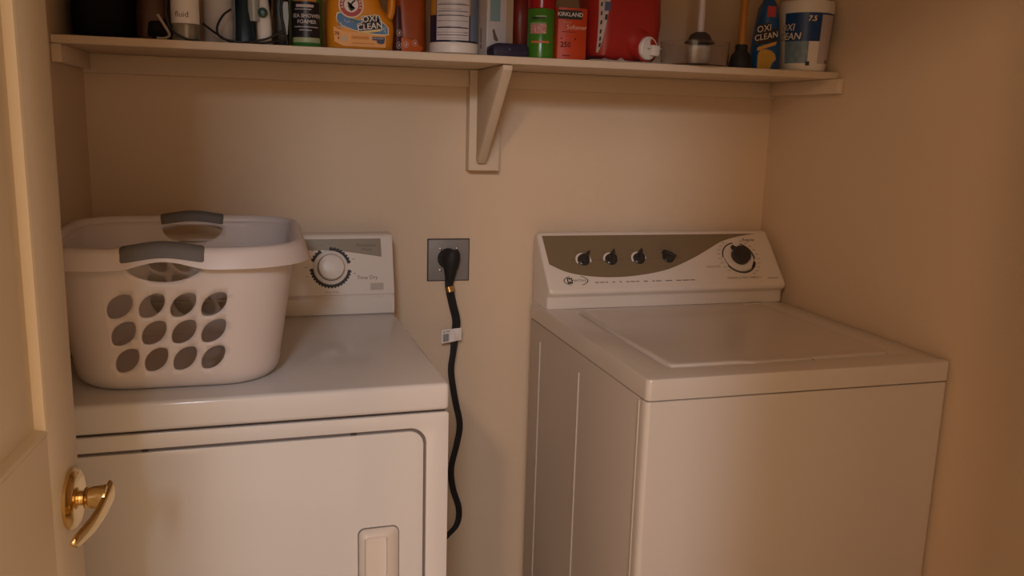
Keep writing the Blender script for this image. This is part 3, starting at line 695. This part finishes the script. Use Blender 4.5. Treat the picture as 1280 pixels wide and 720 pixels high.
txt('print', 'PLUS', .0068, plain('label green ink',(.10,.20,.05),.5), t, JF @ Matrix.Translation((-.0160,.0580,0)) @ Matrix.Rotation(RG(8),4,'Z'), ext=.0022, bold=.02)
txt('print', '70', .0100, plain('label dark red',(.25,.03,.01),.5), t, JF @ Matrix.Translation((-.0530,.0305,0)), ext=.0022, bold=.02)
txt('print', '4', .0080, plain('label dark red',(.25,.03,.01),.5), t, JF @ Matrix.Translation((-.0500,.0215,0)), ext=.0022, bold=.02)
decals('info_block', [rect(-.0445,.016,-.0300,.0275)], plain('label tan',(.55,.42,.25),.5), t, JF, .0012)
decals('print_line', [rect(-.0225,.0215,.0140,.0275),rect(-.0225,.0120,.0260,.0140)], plain('label rust',(.60,.22,.03),.5), t, JF, .0012)
decals('badge', [rect(.0210,.0205,.0480,.0280)], plain('label navy',(.02,.03,.10),.4), t, JF, .0012)
decal('badge_drop', ell(.0390,.0180,.0085,.0048,20), plain('label navy',(.02,.03,.10),.4), t, JF, .0014)
txt('print', 'CLEAN BURST', .0040, paper, t, JF @ Matrix.Translation((.0330,.0245,0)), ext=.0018)

# orange snack pouch
rust = mat('rust orange foil', (.36,.070,.012), .38, var=.25, scale=25, bump=.25, bscale=40)
t = item('orange_pouch', 'wrinkled dark orange foil pouch with round icons beside the jug', 'pouch', .7130, -.190, .10)
rs = []
for z,hx,hy in ((0,.033,.026),(.006,.036,.033),(.05,.0365,.030),(.12,.036,.022),(.18,.036,.010),(.205,.036,.0015),(.225,.036,.0012)):
    rs.append([(x*(1+.02*math.sin(z*90)), y*(1+.12*noise.noise(Vector((x*60,z*45,2)))), z) for x,y in rrect(hx,hy,min(hx,hy)*.85,6)])
rings('pouch_body', rs, rust, t, smooth=60)
extrude('side_gusset', [(-.0375,.0015),(-.0270,.0005),(-.0260,.055),(-.0290,.10),(-.0375,.10)], -.0345,-.0310, plain('pouch purple',(.055,.015,.025),.4), t, 'y', bevel=.001)
PFm = FR(0,0,-.0350)
extrude('corner_fold', [(-.0260,.0010),(.012,.0008),(.0240,.0130),(-.002,.030),(-.0270,.034)], -.0350,-.0325, plain('pouch orange',(.60,.115,.02),.4,var=.1), t, 'y', bevel=.001)
for cx,cz in ((-.016,.0190),(.004,.0235),(-.0325,.0165),(-.032,.043)):
    e1, e2 = ell(cx,cz,.0055,.0070,20), ell(cx,cz,.0046,.0060,20)
    decals('icon_ring', [[e1[i],e1[(i+1)%20],e2[(i+1)%20],e2[i]] for i in range(20)], plain('icon cream',(.62,.50,.44),.5), t, PFm, .0005)
    decals('icon_figure', [[(cx-.002,cz-.003),(cx+.001,cz-.0035),(cx+.0028,cz+.002),(cx,cz+.0035)]], plain('icon cream',(.62,.50,.44),.5), t, PFm, .0005)

# white canister with a table label
t = item('wipes_canister', 'round white-based canister with blue instruction table label', 'canister', .8060, -.238)
RC = .0535; navy = plain('canister navy',(.012,.018,.055),.35)
lathe('canister_base', [(.050,.0005),(RC+.0010,.003),(RC+.0015,.022),(RC,.0245),(.02,.0245)], white_pl, t, 48)
lathe('canister_body', [(RC-.0005,.0240),(RC-.0005,.170),(.049,.175),(.02,.176)], navy, t, 48, cap0=False)
lathe('lid', [(.050,.173),(RC+.001,.174),(RC+.001,.192),(.050,.197),(.001,.198)], white_pl, t, 48)
arc('orange_corner', RC, -1.5, -1.02, .082, .150, plain('canister amber',(.62,.30,.03),.4), t, off=.0003)
arc('orange_corner', RC, .40, .62, .082, .150, plain('canister amber',(.62,.30,.03),.4), t, off=.0003)
arc('table_panel', RC, -.98, .44, .0285, .150, plain('table white',(.60,.57,.60),.4), t, off=.0006)
arc('blue_panel', RC, .50, 1.35, .0285, .150, plain('panel blue',(.16,.21,.33),.4), t, off=.0006)
for z in (.0385,.0440,.0535,.0545,.0680,.0790,.0880,.1020,.115,.130): arc('table_rule', RC, -.93, .40, z, z+.0013, navy, t, off=.0010, n=14)
for k in range(7): arc('text_line', RC, -.85, .30-.1*(k%3), .0320+.0115*k*1.05, .0332+.0115*k*1.05, plain('table grey',(.36,.33,.36),.5), t, off=.0012, n=12)
for z in (.071,.109): txt('print', 'A', .0085, plain('table ink',(.12,.10,.12),.5), t, FR(-.019,z-.003,-RC), wrap=RC, ext=.0130) if False else None

# clear sleeve with pale carton
t = item('pale_carton', 'tall pale blue-white carton in clear wrap behind the navy case', 'carton', .9075, -.165)
loft('carton', [(0,0,0,.043,.040,.003),(.22,0,0,.043,.040,.003)], plain('carton white',(.58,.54,.56),.35,var=.03), t, n=2)
CT = FR(0,0,-.0402)
decals('blue_panel', [rect(-.012,.082,.012,.16)], plain('carton blue',(.20,.33,.38),.4), t, CT)
decals('tan_edge', [rect(.026,.0,.0425,.21)], plain('carton tan',(.45,.33,.22),.5), t, CT)
decals('tan_edge', [rect(-.0425,.0,-.020,.21)], plain('carton grey',(.36,.29,.26),.5), t, CT)
decal('brown_picture', [(-.006,.062),(-.002,.066),(.004,.050),(.009,.040),(.003,.038),(-.002,.042)], plain('carton brown',(.16,.08,.05),.5), t, CT, .0004)
decals('small_print', [rect(-.034,.020,-.030,.030),rect(-.034,.033,-.031,.066)], plain('carton ink',(.16,.10,.08),.5), t, CT, .0004)
sweep('wrap_glint', [(-.0175,-.0415,.002),(-.0180,-.0420,.06),(-.0175,-.0420,.12),(-.0175,-.0415,.20)], .0011, plain('wrap highlight',(.85,.80,.78),.08), t, n=6)  # bright strip painted as the highlight on the clear wrap
# navy case
t = item('navy_case', 'small dark navy hinged case lying in front of the carton', 'case', .9255, -.255)
nv = plain('navy case plastic',(.018,.014,.040),.45,var=.1)
loft('case_base', [(0,0,0,.041,.030,.006),(.0135,0,0,.0425,.0310,.006)], nv, t, n=4)
loft('case_lid', [(.0142,0,0,.0425,.0310,.006),(.0220,0,0,.041,.0298,.006),(.0285,.003,0,.034,.026,.006)], nv, t, n=4)
box('clasp', (-.006,-.0330,.0100), (.006,-.0300,.0190), nv, t, bevel=.001)

# red capped green can and the red bottle behind it
t = item('red_bottle', 'rounded dark red plastic bottle behind the green spray can', 'bottle', .9880, -.158)
loft('bottle_body', [(0,0,0,.027,.030,.018),(.01,0,0,.032,.034,.02),(.055,0,0,.031,.033,.02),(.066,0,0,.0345,.036,.022),(.12,0,0,.036,.037,.022),(.16,0,0,.018,.018,.015),(.175,0,0,.015,.015,.0145)], plain('bottle red',(.20,.022,.014),.35), t)
lathe('cap', [(.016,.173),(.016,.195),(.001,.196)], white_pl, t, 20)
cg = plain('spray green',(.055,.20,.020),.22,var=.05); cr = plain('spray red',(.33,.012,.014),.2)
t = item('spray_can', 'green aerosol can with glossy red cap beside the softener box', 'can', 1.0030, -.252)
RS = .0315
lathe('can_body', [(.0300,.0005),(RS,.002),(RS,.106),(.030,.108)], cg, t, 40)
lathe('red_cap', [(.0310,.1075),(RS+.0008,.1085),(RS+.0008,.165),(.029,.178),(.018,.184),(.001,.185)], cr, t, 40)
arc('flower_panel', RS, -1.1, .10, .0530, .0735, plain('panel pink',(.52,.22,.20),.5), t)
random.seed(5)
for i in range(30):
    a, z = random.uniform(-1.05,.05), random.uniform(.0545,.072); arc('flower_dot', RS, a-.022, a+.022, z-.0011, z+.0011, (redm, paper)[i%2], t, off=.0009, n=2)
arc('pale_band', RS, -1.1, .08, .0735, .0775, plain('panel pale green',(.22,.30,.14),.5), t)
arc('orange_band', RS, -1.0, .35, .0330, .0375, plain('panel orange',(.60,.14,.05),.5), t)
txt('print', 'Raid', .0165, ink, t, FR(-.012,.0885,-RS), wrap=RS, ext=.0012, shear=.3, bold=.02) if False else None
arc('script_mark', RS, -.95, -.05, .0845, .0890, plain('script dark green',(.01,.04,.01),.5), t, off=.0009)
arc('script_mark', RS, -.70, .10, .0895, .0915, plain('script pale',(.40,.45,.30),.5), t, off=.0009)

# softener sheet box
sb = plain('softener red orange',(.52,.055,.012),.45,var=.04)
t = item('softener_box', 'upright red-orange box of dryer softener sheets with open flap', 'box', 1.0705, -.235)
loft('box_body', [(0,0,0,.0345,.040,.001),(.1130,0,0,.0345,.040,.001)], sb, t, n=1)
mesh('open_flap', [(-.033,.039,.113),(.046,.039,.113),(.046,.060,.150),(-.033,.060,.150),(-.033,.041,.113),(.046,.041,.113),(.046,.062,.150),(-.033,.062,.150)], BOXF and [(0,1,2,3),(7,6,5,4),(0,4,5,1),(1,5,6,2),(2,6,7,3),(3,7,4,0)], plain('kraft board',(.30,.19,.10),.8), t)
SF = FR(0,0,-.0402)
decals('name_panel', [rect(-.0345,.0885,.0225,.1080)], ink, t, SF, .0003)
txt('print', 'KIRKLAND', .0125, paper, t, SF @ Matrix.Translation((-.0060,.0985,0)), bold=.01, ext=.0006)
txt('print', 'Fabric', .0080, plain('softener peach',(.70,.30,.14),.5), t, SF @ Matrix.Translation((-.012,.0815,0)), ext=.0004)
txt('print', 'Softener', .0140, plain('softener pale',(.74,.52,.40),.5), t, SF @ Matrix.Translation((.0100,.0710,0)), ext=.0005)
sd_ = plain('softener dark ink',(.13,.012,.008),.5)
txt('print', '250', .0165, sd_, t, SF @ Matrix.Translation((-.0150,.0325,0)), ext=.0005, bold=.03)
decals('print_line', [rect(-.024,.0600,.008,.0612),rect(-.027,.0440,-.024,.0480),rect(.006,.0440,.010,.0480),rect(-.022,.0080,-.004,.0100)], sd_, t, SF)

# red jug with white tap, on a crumpled cloth
clothm = mat('grey white cloth',(.46,.41,.38),.9,var=.12,scale=60,bump=.3,bscale=200)
t = item('crumpled_cloth', 'crumpled greyish white cloth under the red jug and clear tub', 'cloth', 1.255, -.235)
NX, NY = 90, 24; vs, fs = [], []
for j in range(NY+1):
    for i in range(NX+1):
        u, v = i/NX, j/NY; x = -.148+.205*u; y = -.062+.110*v + .006*noise.noise(Vector((u*14,v*3,1)))
        e = min(1, 6*min(u,1-u), 5*min(v,1-v)+.15)
        z = .0012 + e*(.0022*abs(noise.noise(Vector((x*70,y*70,0))))+ (.0085*max(0,noise.noise(Vector((x*55,y*45,4)))+.30) if u < .10 or (v < .22 and u < .5) else .0005))
        vs.append((x,y,z))
for j in range(NY):
    for i in range(NX): a = j*(NX+1)+i; fs.append((a,a+1,a+NX+2,a+NX+1))
nb = len(vs); vs += [(x,y,.0003) for x,y,z in vs]; fs += [tuple(nb+k for k in reversed(f)) for f in fs]
for i in range(NX): fs += [(i+1,i,nb+i,nb+i+1), ((NY)*(NX+1)+i,(NY)*(NX+1)+i+1,nb+(NY)*(NX+1)+i+1,nb+(NY)*(NX+1)+i)]
for j in range(NY): a, b = j*(NX+1), (j+1)*(NX+1); fs += [(a,b,nb+b,nb+a), (b+NX,a+NX,nb+a+NX,nb+b+NX)]
mesh('cloth_sheet', vs, fs, clothm, t, smooth='all')
redj = plain('jug red',(.36,.022,.016),.33,var=.06)
t = item('red_jug', 'big red detergent jug with white pour tap facing forward', 'jug', 1.2090, -.200, 0, ZS+.0045)
loft('jug_body', [(0,.010,.0,.070,.055,.04),(.010,.002,0,.086,.066,.045),(.040,.001,0,.091,.070,.05),(.090,.002,0,.094,.072,.05),(.150,.002,.0,.092,.070,.05),(.210,.0,0,.078,.060,.045),(.240,-.004,0,.040,.034,.03),(.252,-.004,0,.020,.018,.0175)], redj, t, n=8)
NFm = frame((.0310,-.040,.0320), (.93,.36,0), (.03,-.06,1))
nrs = []
for r_,h_,up in ((.050,-.020,.022),(.049,.0,.021),(.044,.016,.014),(.0375,.027,.007),(.0325,.034,.0015),(.0315,.0395,0),(.001,.0400,0)):
    nrs.append([tuple(NFm @ Vector((r_*math.cos(2*PI*i/36), up+r_*math.sin(2*PI*i/36), h_))) for i in range(36)])
rings('spout_shoulder', nrs, redj, t, smooth=50)
flathe('tap_collar', [(.0265,.038),(.0265,.0465),(.0235,.0490),(.0215,.0470),(.001,.0468)], white_pl, t, NFm, 32)
def nbox(name, a, b, m, parent, F, bev=.001):
    vs = [tuple(F @ Vector((x,y,z))) for x in (a[0],b[0]) for y in (a[1],b[1]) for z in (a[2],b[2])]
    return mesh(name, vs, BOXF, m, parent, bevel=bev)
nbox('tap_button', (.000,-.016,.0465), (.0215,.008,.0610), white_pl, t, NFm, .003)
nbox('tap_lever', (-.010,.000,.0480), (.0310,.0022,.0580), white_pl, t, NFm, .0008)
flathe('tap_recess', [(.0105,.0472),(.0105,.0478),(.001,.0479)], redj, t, NFm @ Matrix.Translation((.012,.015,0)), 20)
LB = []
lf = plain('jug label white',(.50,.40,.36),.5)
lw = []
for i in range(15):
    z = .016+.120*i/14; w_ = .0030+.0150*(i/14)**.8
    for sgn in (0,1):
        x = -.0720+sgn*w_*1.35; lw.append((x, z))
def jf(x,z):   # front surface of the jug near its left shoulder
    K = ((.010,.002,.086,.066,.045),(.040,.001,.091,.070,.05),(.090,.002,.094,.072,.05),(.150,.002,.092,.070,.05))
    for p,q in zip(K,K[1:]):
        if z <= q[0]: break
    w = (z-p[0])/(q[0]-p[0]); cx,hx,hy,r = [a+(b-a)*w for a,b in zip(p[1:],q[1:])]
    xx = abs(x-cx); c_ = hx-r; return -(hy if xx < c_ else hy-r+math.sqrt(max(0,r*r-(xx-c_)**2)))-.0018
me = bpy.data.meshes.new('jug_label'); me.from_pydata([(x,jf(x,z),z) for x,z in lw], [], [(2*i,2*i+1,2*i+3,2*i+2) for i in range(14)]); link('jug_label', me, lf, t)
def jl(name, x0,z0,x1,z1,m): 
    me = bpy.data.meshes.new(name); me.from_pydata([(x,jf(x,z)-.0006,z) for x,z in ((x0,z0),(x1,z0),(x1+.001,z1),(x0+.001,z1))], [], [(0,1,2,3)]); link(name, me, m, t)
for z in (.028,.042,.058,.078,.098,.118): jl('label_mark', -.0690,z,-.0655,z+.009,ink)
jl('label_mark', -.0600,.088,-.0545,.100,ink); jl('label_mark', -.0610,.108,-.0480,.128,plain('label deep blue',(.02,.03,.08),.4))
sweep('jug_handle', [(-.05,0,.225),(-.03,0,.275),(.03,0,.275),(.06,0,.225)], .011, redj, t, rb=.016)

# clear tub with white-handled brush, and plunger
t = item('clear_tub', 'shallow clear plastic tub holding a white-handled brush', 'tub', 1.3950, -.2400)
tubc = mat('clear tub plastic', (.97,.96,.95), .04, trans=1, ior=1.05, var=.01, coat=.6)
lathe('tub_shell', [(.020,.0005),(.077,.0005),(.0795,.004),(.0815,.0540),(.0825,.0545),(.0825,.0560),(.0805,.0560),(.0782,.006),(.075,.0025),(.020,.0025)], tubc, t, 48, cap0=True, cap1=True)
t = item('cleaning_brush', 'white stick brush with dark grey flared collar in the clear tub', 'brush', 1.4090, -.235, 0, ZS+.0035)
lathe('brush_head', [(.012,.0005),(.026,.004),(.030,.022),(.026,.045),(.010,.052)], mat('grey bristles',(.50,.46,.43),.9,var=.2,scale=200,bump=.8,bscale=400), t, 28)
lathe('collar', [(.0360,.0515),(.0370,.0535),(.0290,.0600),(.0235,.0710),(.0150,.0770),(.0095,.0785)], mat('charcoal collar',(.045,.038,.036),.5), t, 36)
lathe('stick', [(.0088,.0780),(.0088,.200),(.0105,.26),(.0105,.33),(.007,.338),(.001,.339)], plain('brush white',(.62,.54,.54),.4), t, 20)
t = item('toilet_plunger', 'black rubber plunger with amber wooden handle beside the blue bottle', 'plunger', 1.5190, -.240)
lathe('rubber_cup', [(.0290,.0005),(.0300,.004),(.0265,.020),(.0225,.034),(.0165,.041),(.0150,.045),(.0150,.0560),(.0125,.0580),(.004,.0582)], rubber, t, 36)
lathe('wooden_handle', [(.0098,.0570),(.0098,.300),(.008,.308),(.001,.310)], mat('amber wood',(.42,.17,.025),.35,var=.2,scale=30), t, 20)

# blue spray bottle
blu = plain('bottle blue',(.012,.085,.26),.3,var=.06)
t = item('stain_spray', 'blue stain spray bottle with yellow splash next to the white tub', 'bottle', 1.5925, -.226, -.10)
def osec(z,hx): return (z,0,0,hx*.93,.030,.028)
loft('bottle_body', [osec(0,.036),osec(.004,.0400),osec(.050,.0385),osec(.085,.0345),osec(.125,.0270),osec(.150,.021),(.165,0,0,.014,.014,.0135),(.175,0,0,.014,.014,.0135)], blu, t, n=8)
lathe('trigger_collar', [(.016,.173),(.016,.190),(.012,.20),(.012,.215),(.001,.216)], plain('pink cap',(.55,.10,.12),.4), t, 20)
box('trigger_head', (-.016,-.045,.205), (.016,.030,.232), plain('pink cap',(.55,.10,.12),.4), t, bevel=.006)
TF = FR(-.004,0,-.0304)
decal('yellow_splash', [(-.028,.002),(.006,.002),(.010,.016),(.020,.026),(.016,.038),(.006,.046),(-.008,.049),(-.022,.047),(-.0285,.036)], plain('label gold',(.52,.31,.06),.45,var=.1,scale=120), t, TF, .0004)
OT = TF @ Matrix.Translation((-.0115,.0850,0)) @ Matrix.Rotation(RG(12),4,'Z')
decal('letter_shadow', [(-.030,-.022),(.026,-.022),(.029,.007),(.012,.009),(.014,.024),(-.018,.024),(-.022,.005)], ink, t, OT, .0005)
stacktext((('OXI',-.004,.0125,1),('CLEAN',-.001,-.0065,.92)), .0215, OT, t, .0009, paper, ink, .15, .03)
decals('orange_ribbon', [[(-.028,-.036),(.022,-.030),(.026,-.022),(-.026,-.028)]], plain('label ribbon',(.62,.32,.05),.45), t, OT, .0006)
decals('pink_neck', [rect(-.012,.125,.010,.150)], plain('label pink',(.45,.06,.07),.5), t, TF, .0006)

# white tub with blue wrap
t = item('stain_remover_tub', 'white tapered powder tub with blue wrap at the right end', 'tub', 1.6935, -.240)
RB = lambda z: .0535+.070*z
lathe('tub_body', [(.0505,.0005),(RB(.004),.004),(RB(.140),.140)], white_pl, t, 56)
lathe('lid', [(RB(.138)+.0005,.1375),(RB(.14)+.0010,.139),(RB(.14)+.0010,.160),(RB(.14),.165),(.020,.1655),(.001,.1655)], white_pl, t, 56)
arc('blue_wrap', RB(.070), -1.5, 1.32, .070, .1365, plain('tub blue',(.010,.055,.20),.35), t, off=.0005, R1=RB(.1365))
arc('blue_wrap_lower', RB(.018), -1.5, -.42, .018, .070, plain('tub blue grey',(.16,.24,.32),.4,var=.5,scale=90), t, off=.0005, R1=RB(.070))
arc('info_panel', RB(.018), .02, .74, .018, .132, plain('tub info',(.50,.43,.44),.5,var=.12,scale=300), t, off=.0011, R1=RB(.132))
for k in range(5): arc('barcode', RB(.02), .46, .68, .020+.0042*k, .0228+.0042*k, ink, t, off=.0016, R1=RB(.02), n=6)
UF = lambda x,z: frame((0,-RB(z),z),(1,0,0),(0,.07,1))
def wtxt(s, x, z, size, m, ext=.0012, **k): txt('lettering', s, size, m, t, CYF(RB(z),x/RB(z),z), wrap=RB(z), ext=ext, **k)
wtxt('7.5', -.0225, .1220, .0170, plain('label cream',(.74,.62,.40),.4), bold=.03, shear=.15)
wtxt('OXI', -.082, .1020, .0230, ink, bold=.05, shear=.15); wtxt('OXI', -.082, .1020, .0230, paper, ext=.0018, bold=.01, shear=.15)
wtxt('CLEAN', -.080, .0810, .0230, ink, bold=.05, shear=.15); wtxt('CLEAN', -.080, .0810, .0230, paper, ext=.0018, bold=.01, shear=.15)
arc('round_mark', RB(.016), -.50, -.32, .0125, .0225, ink, t, off=.0011)
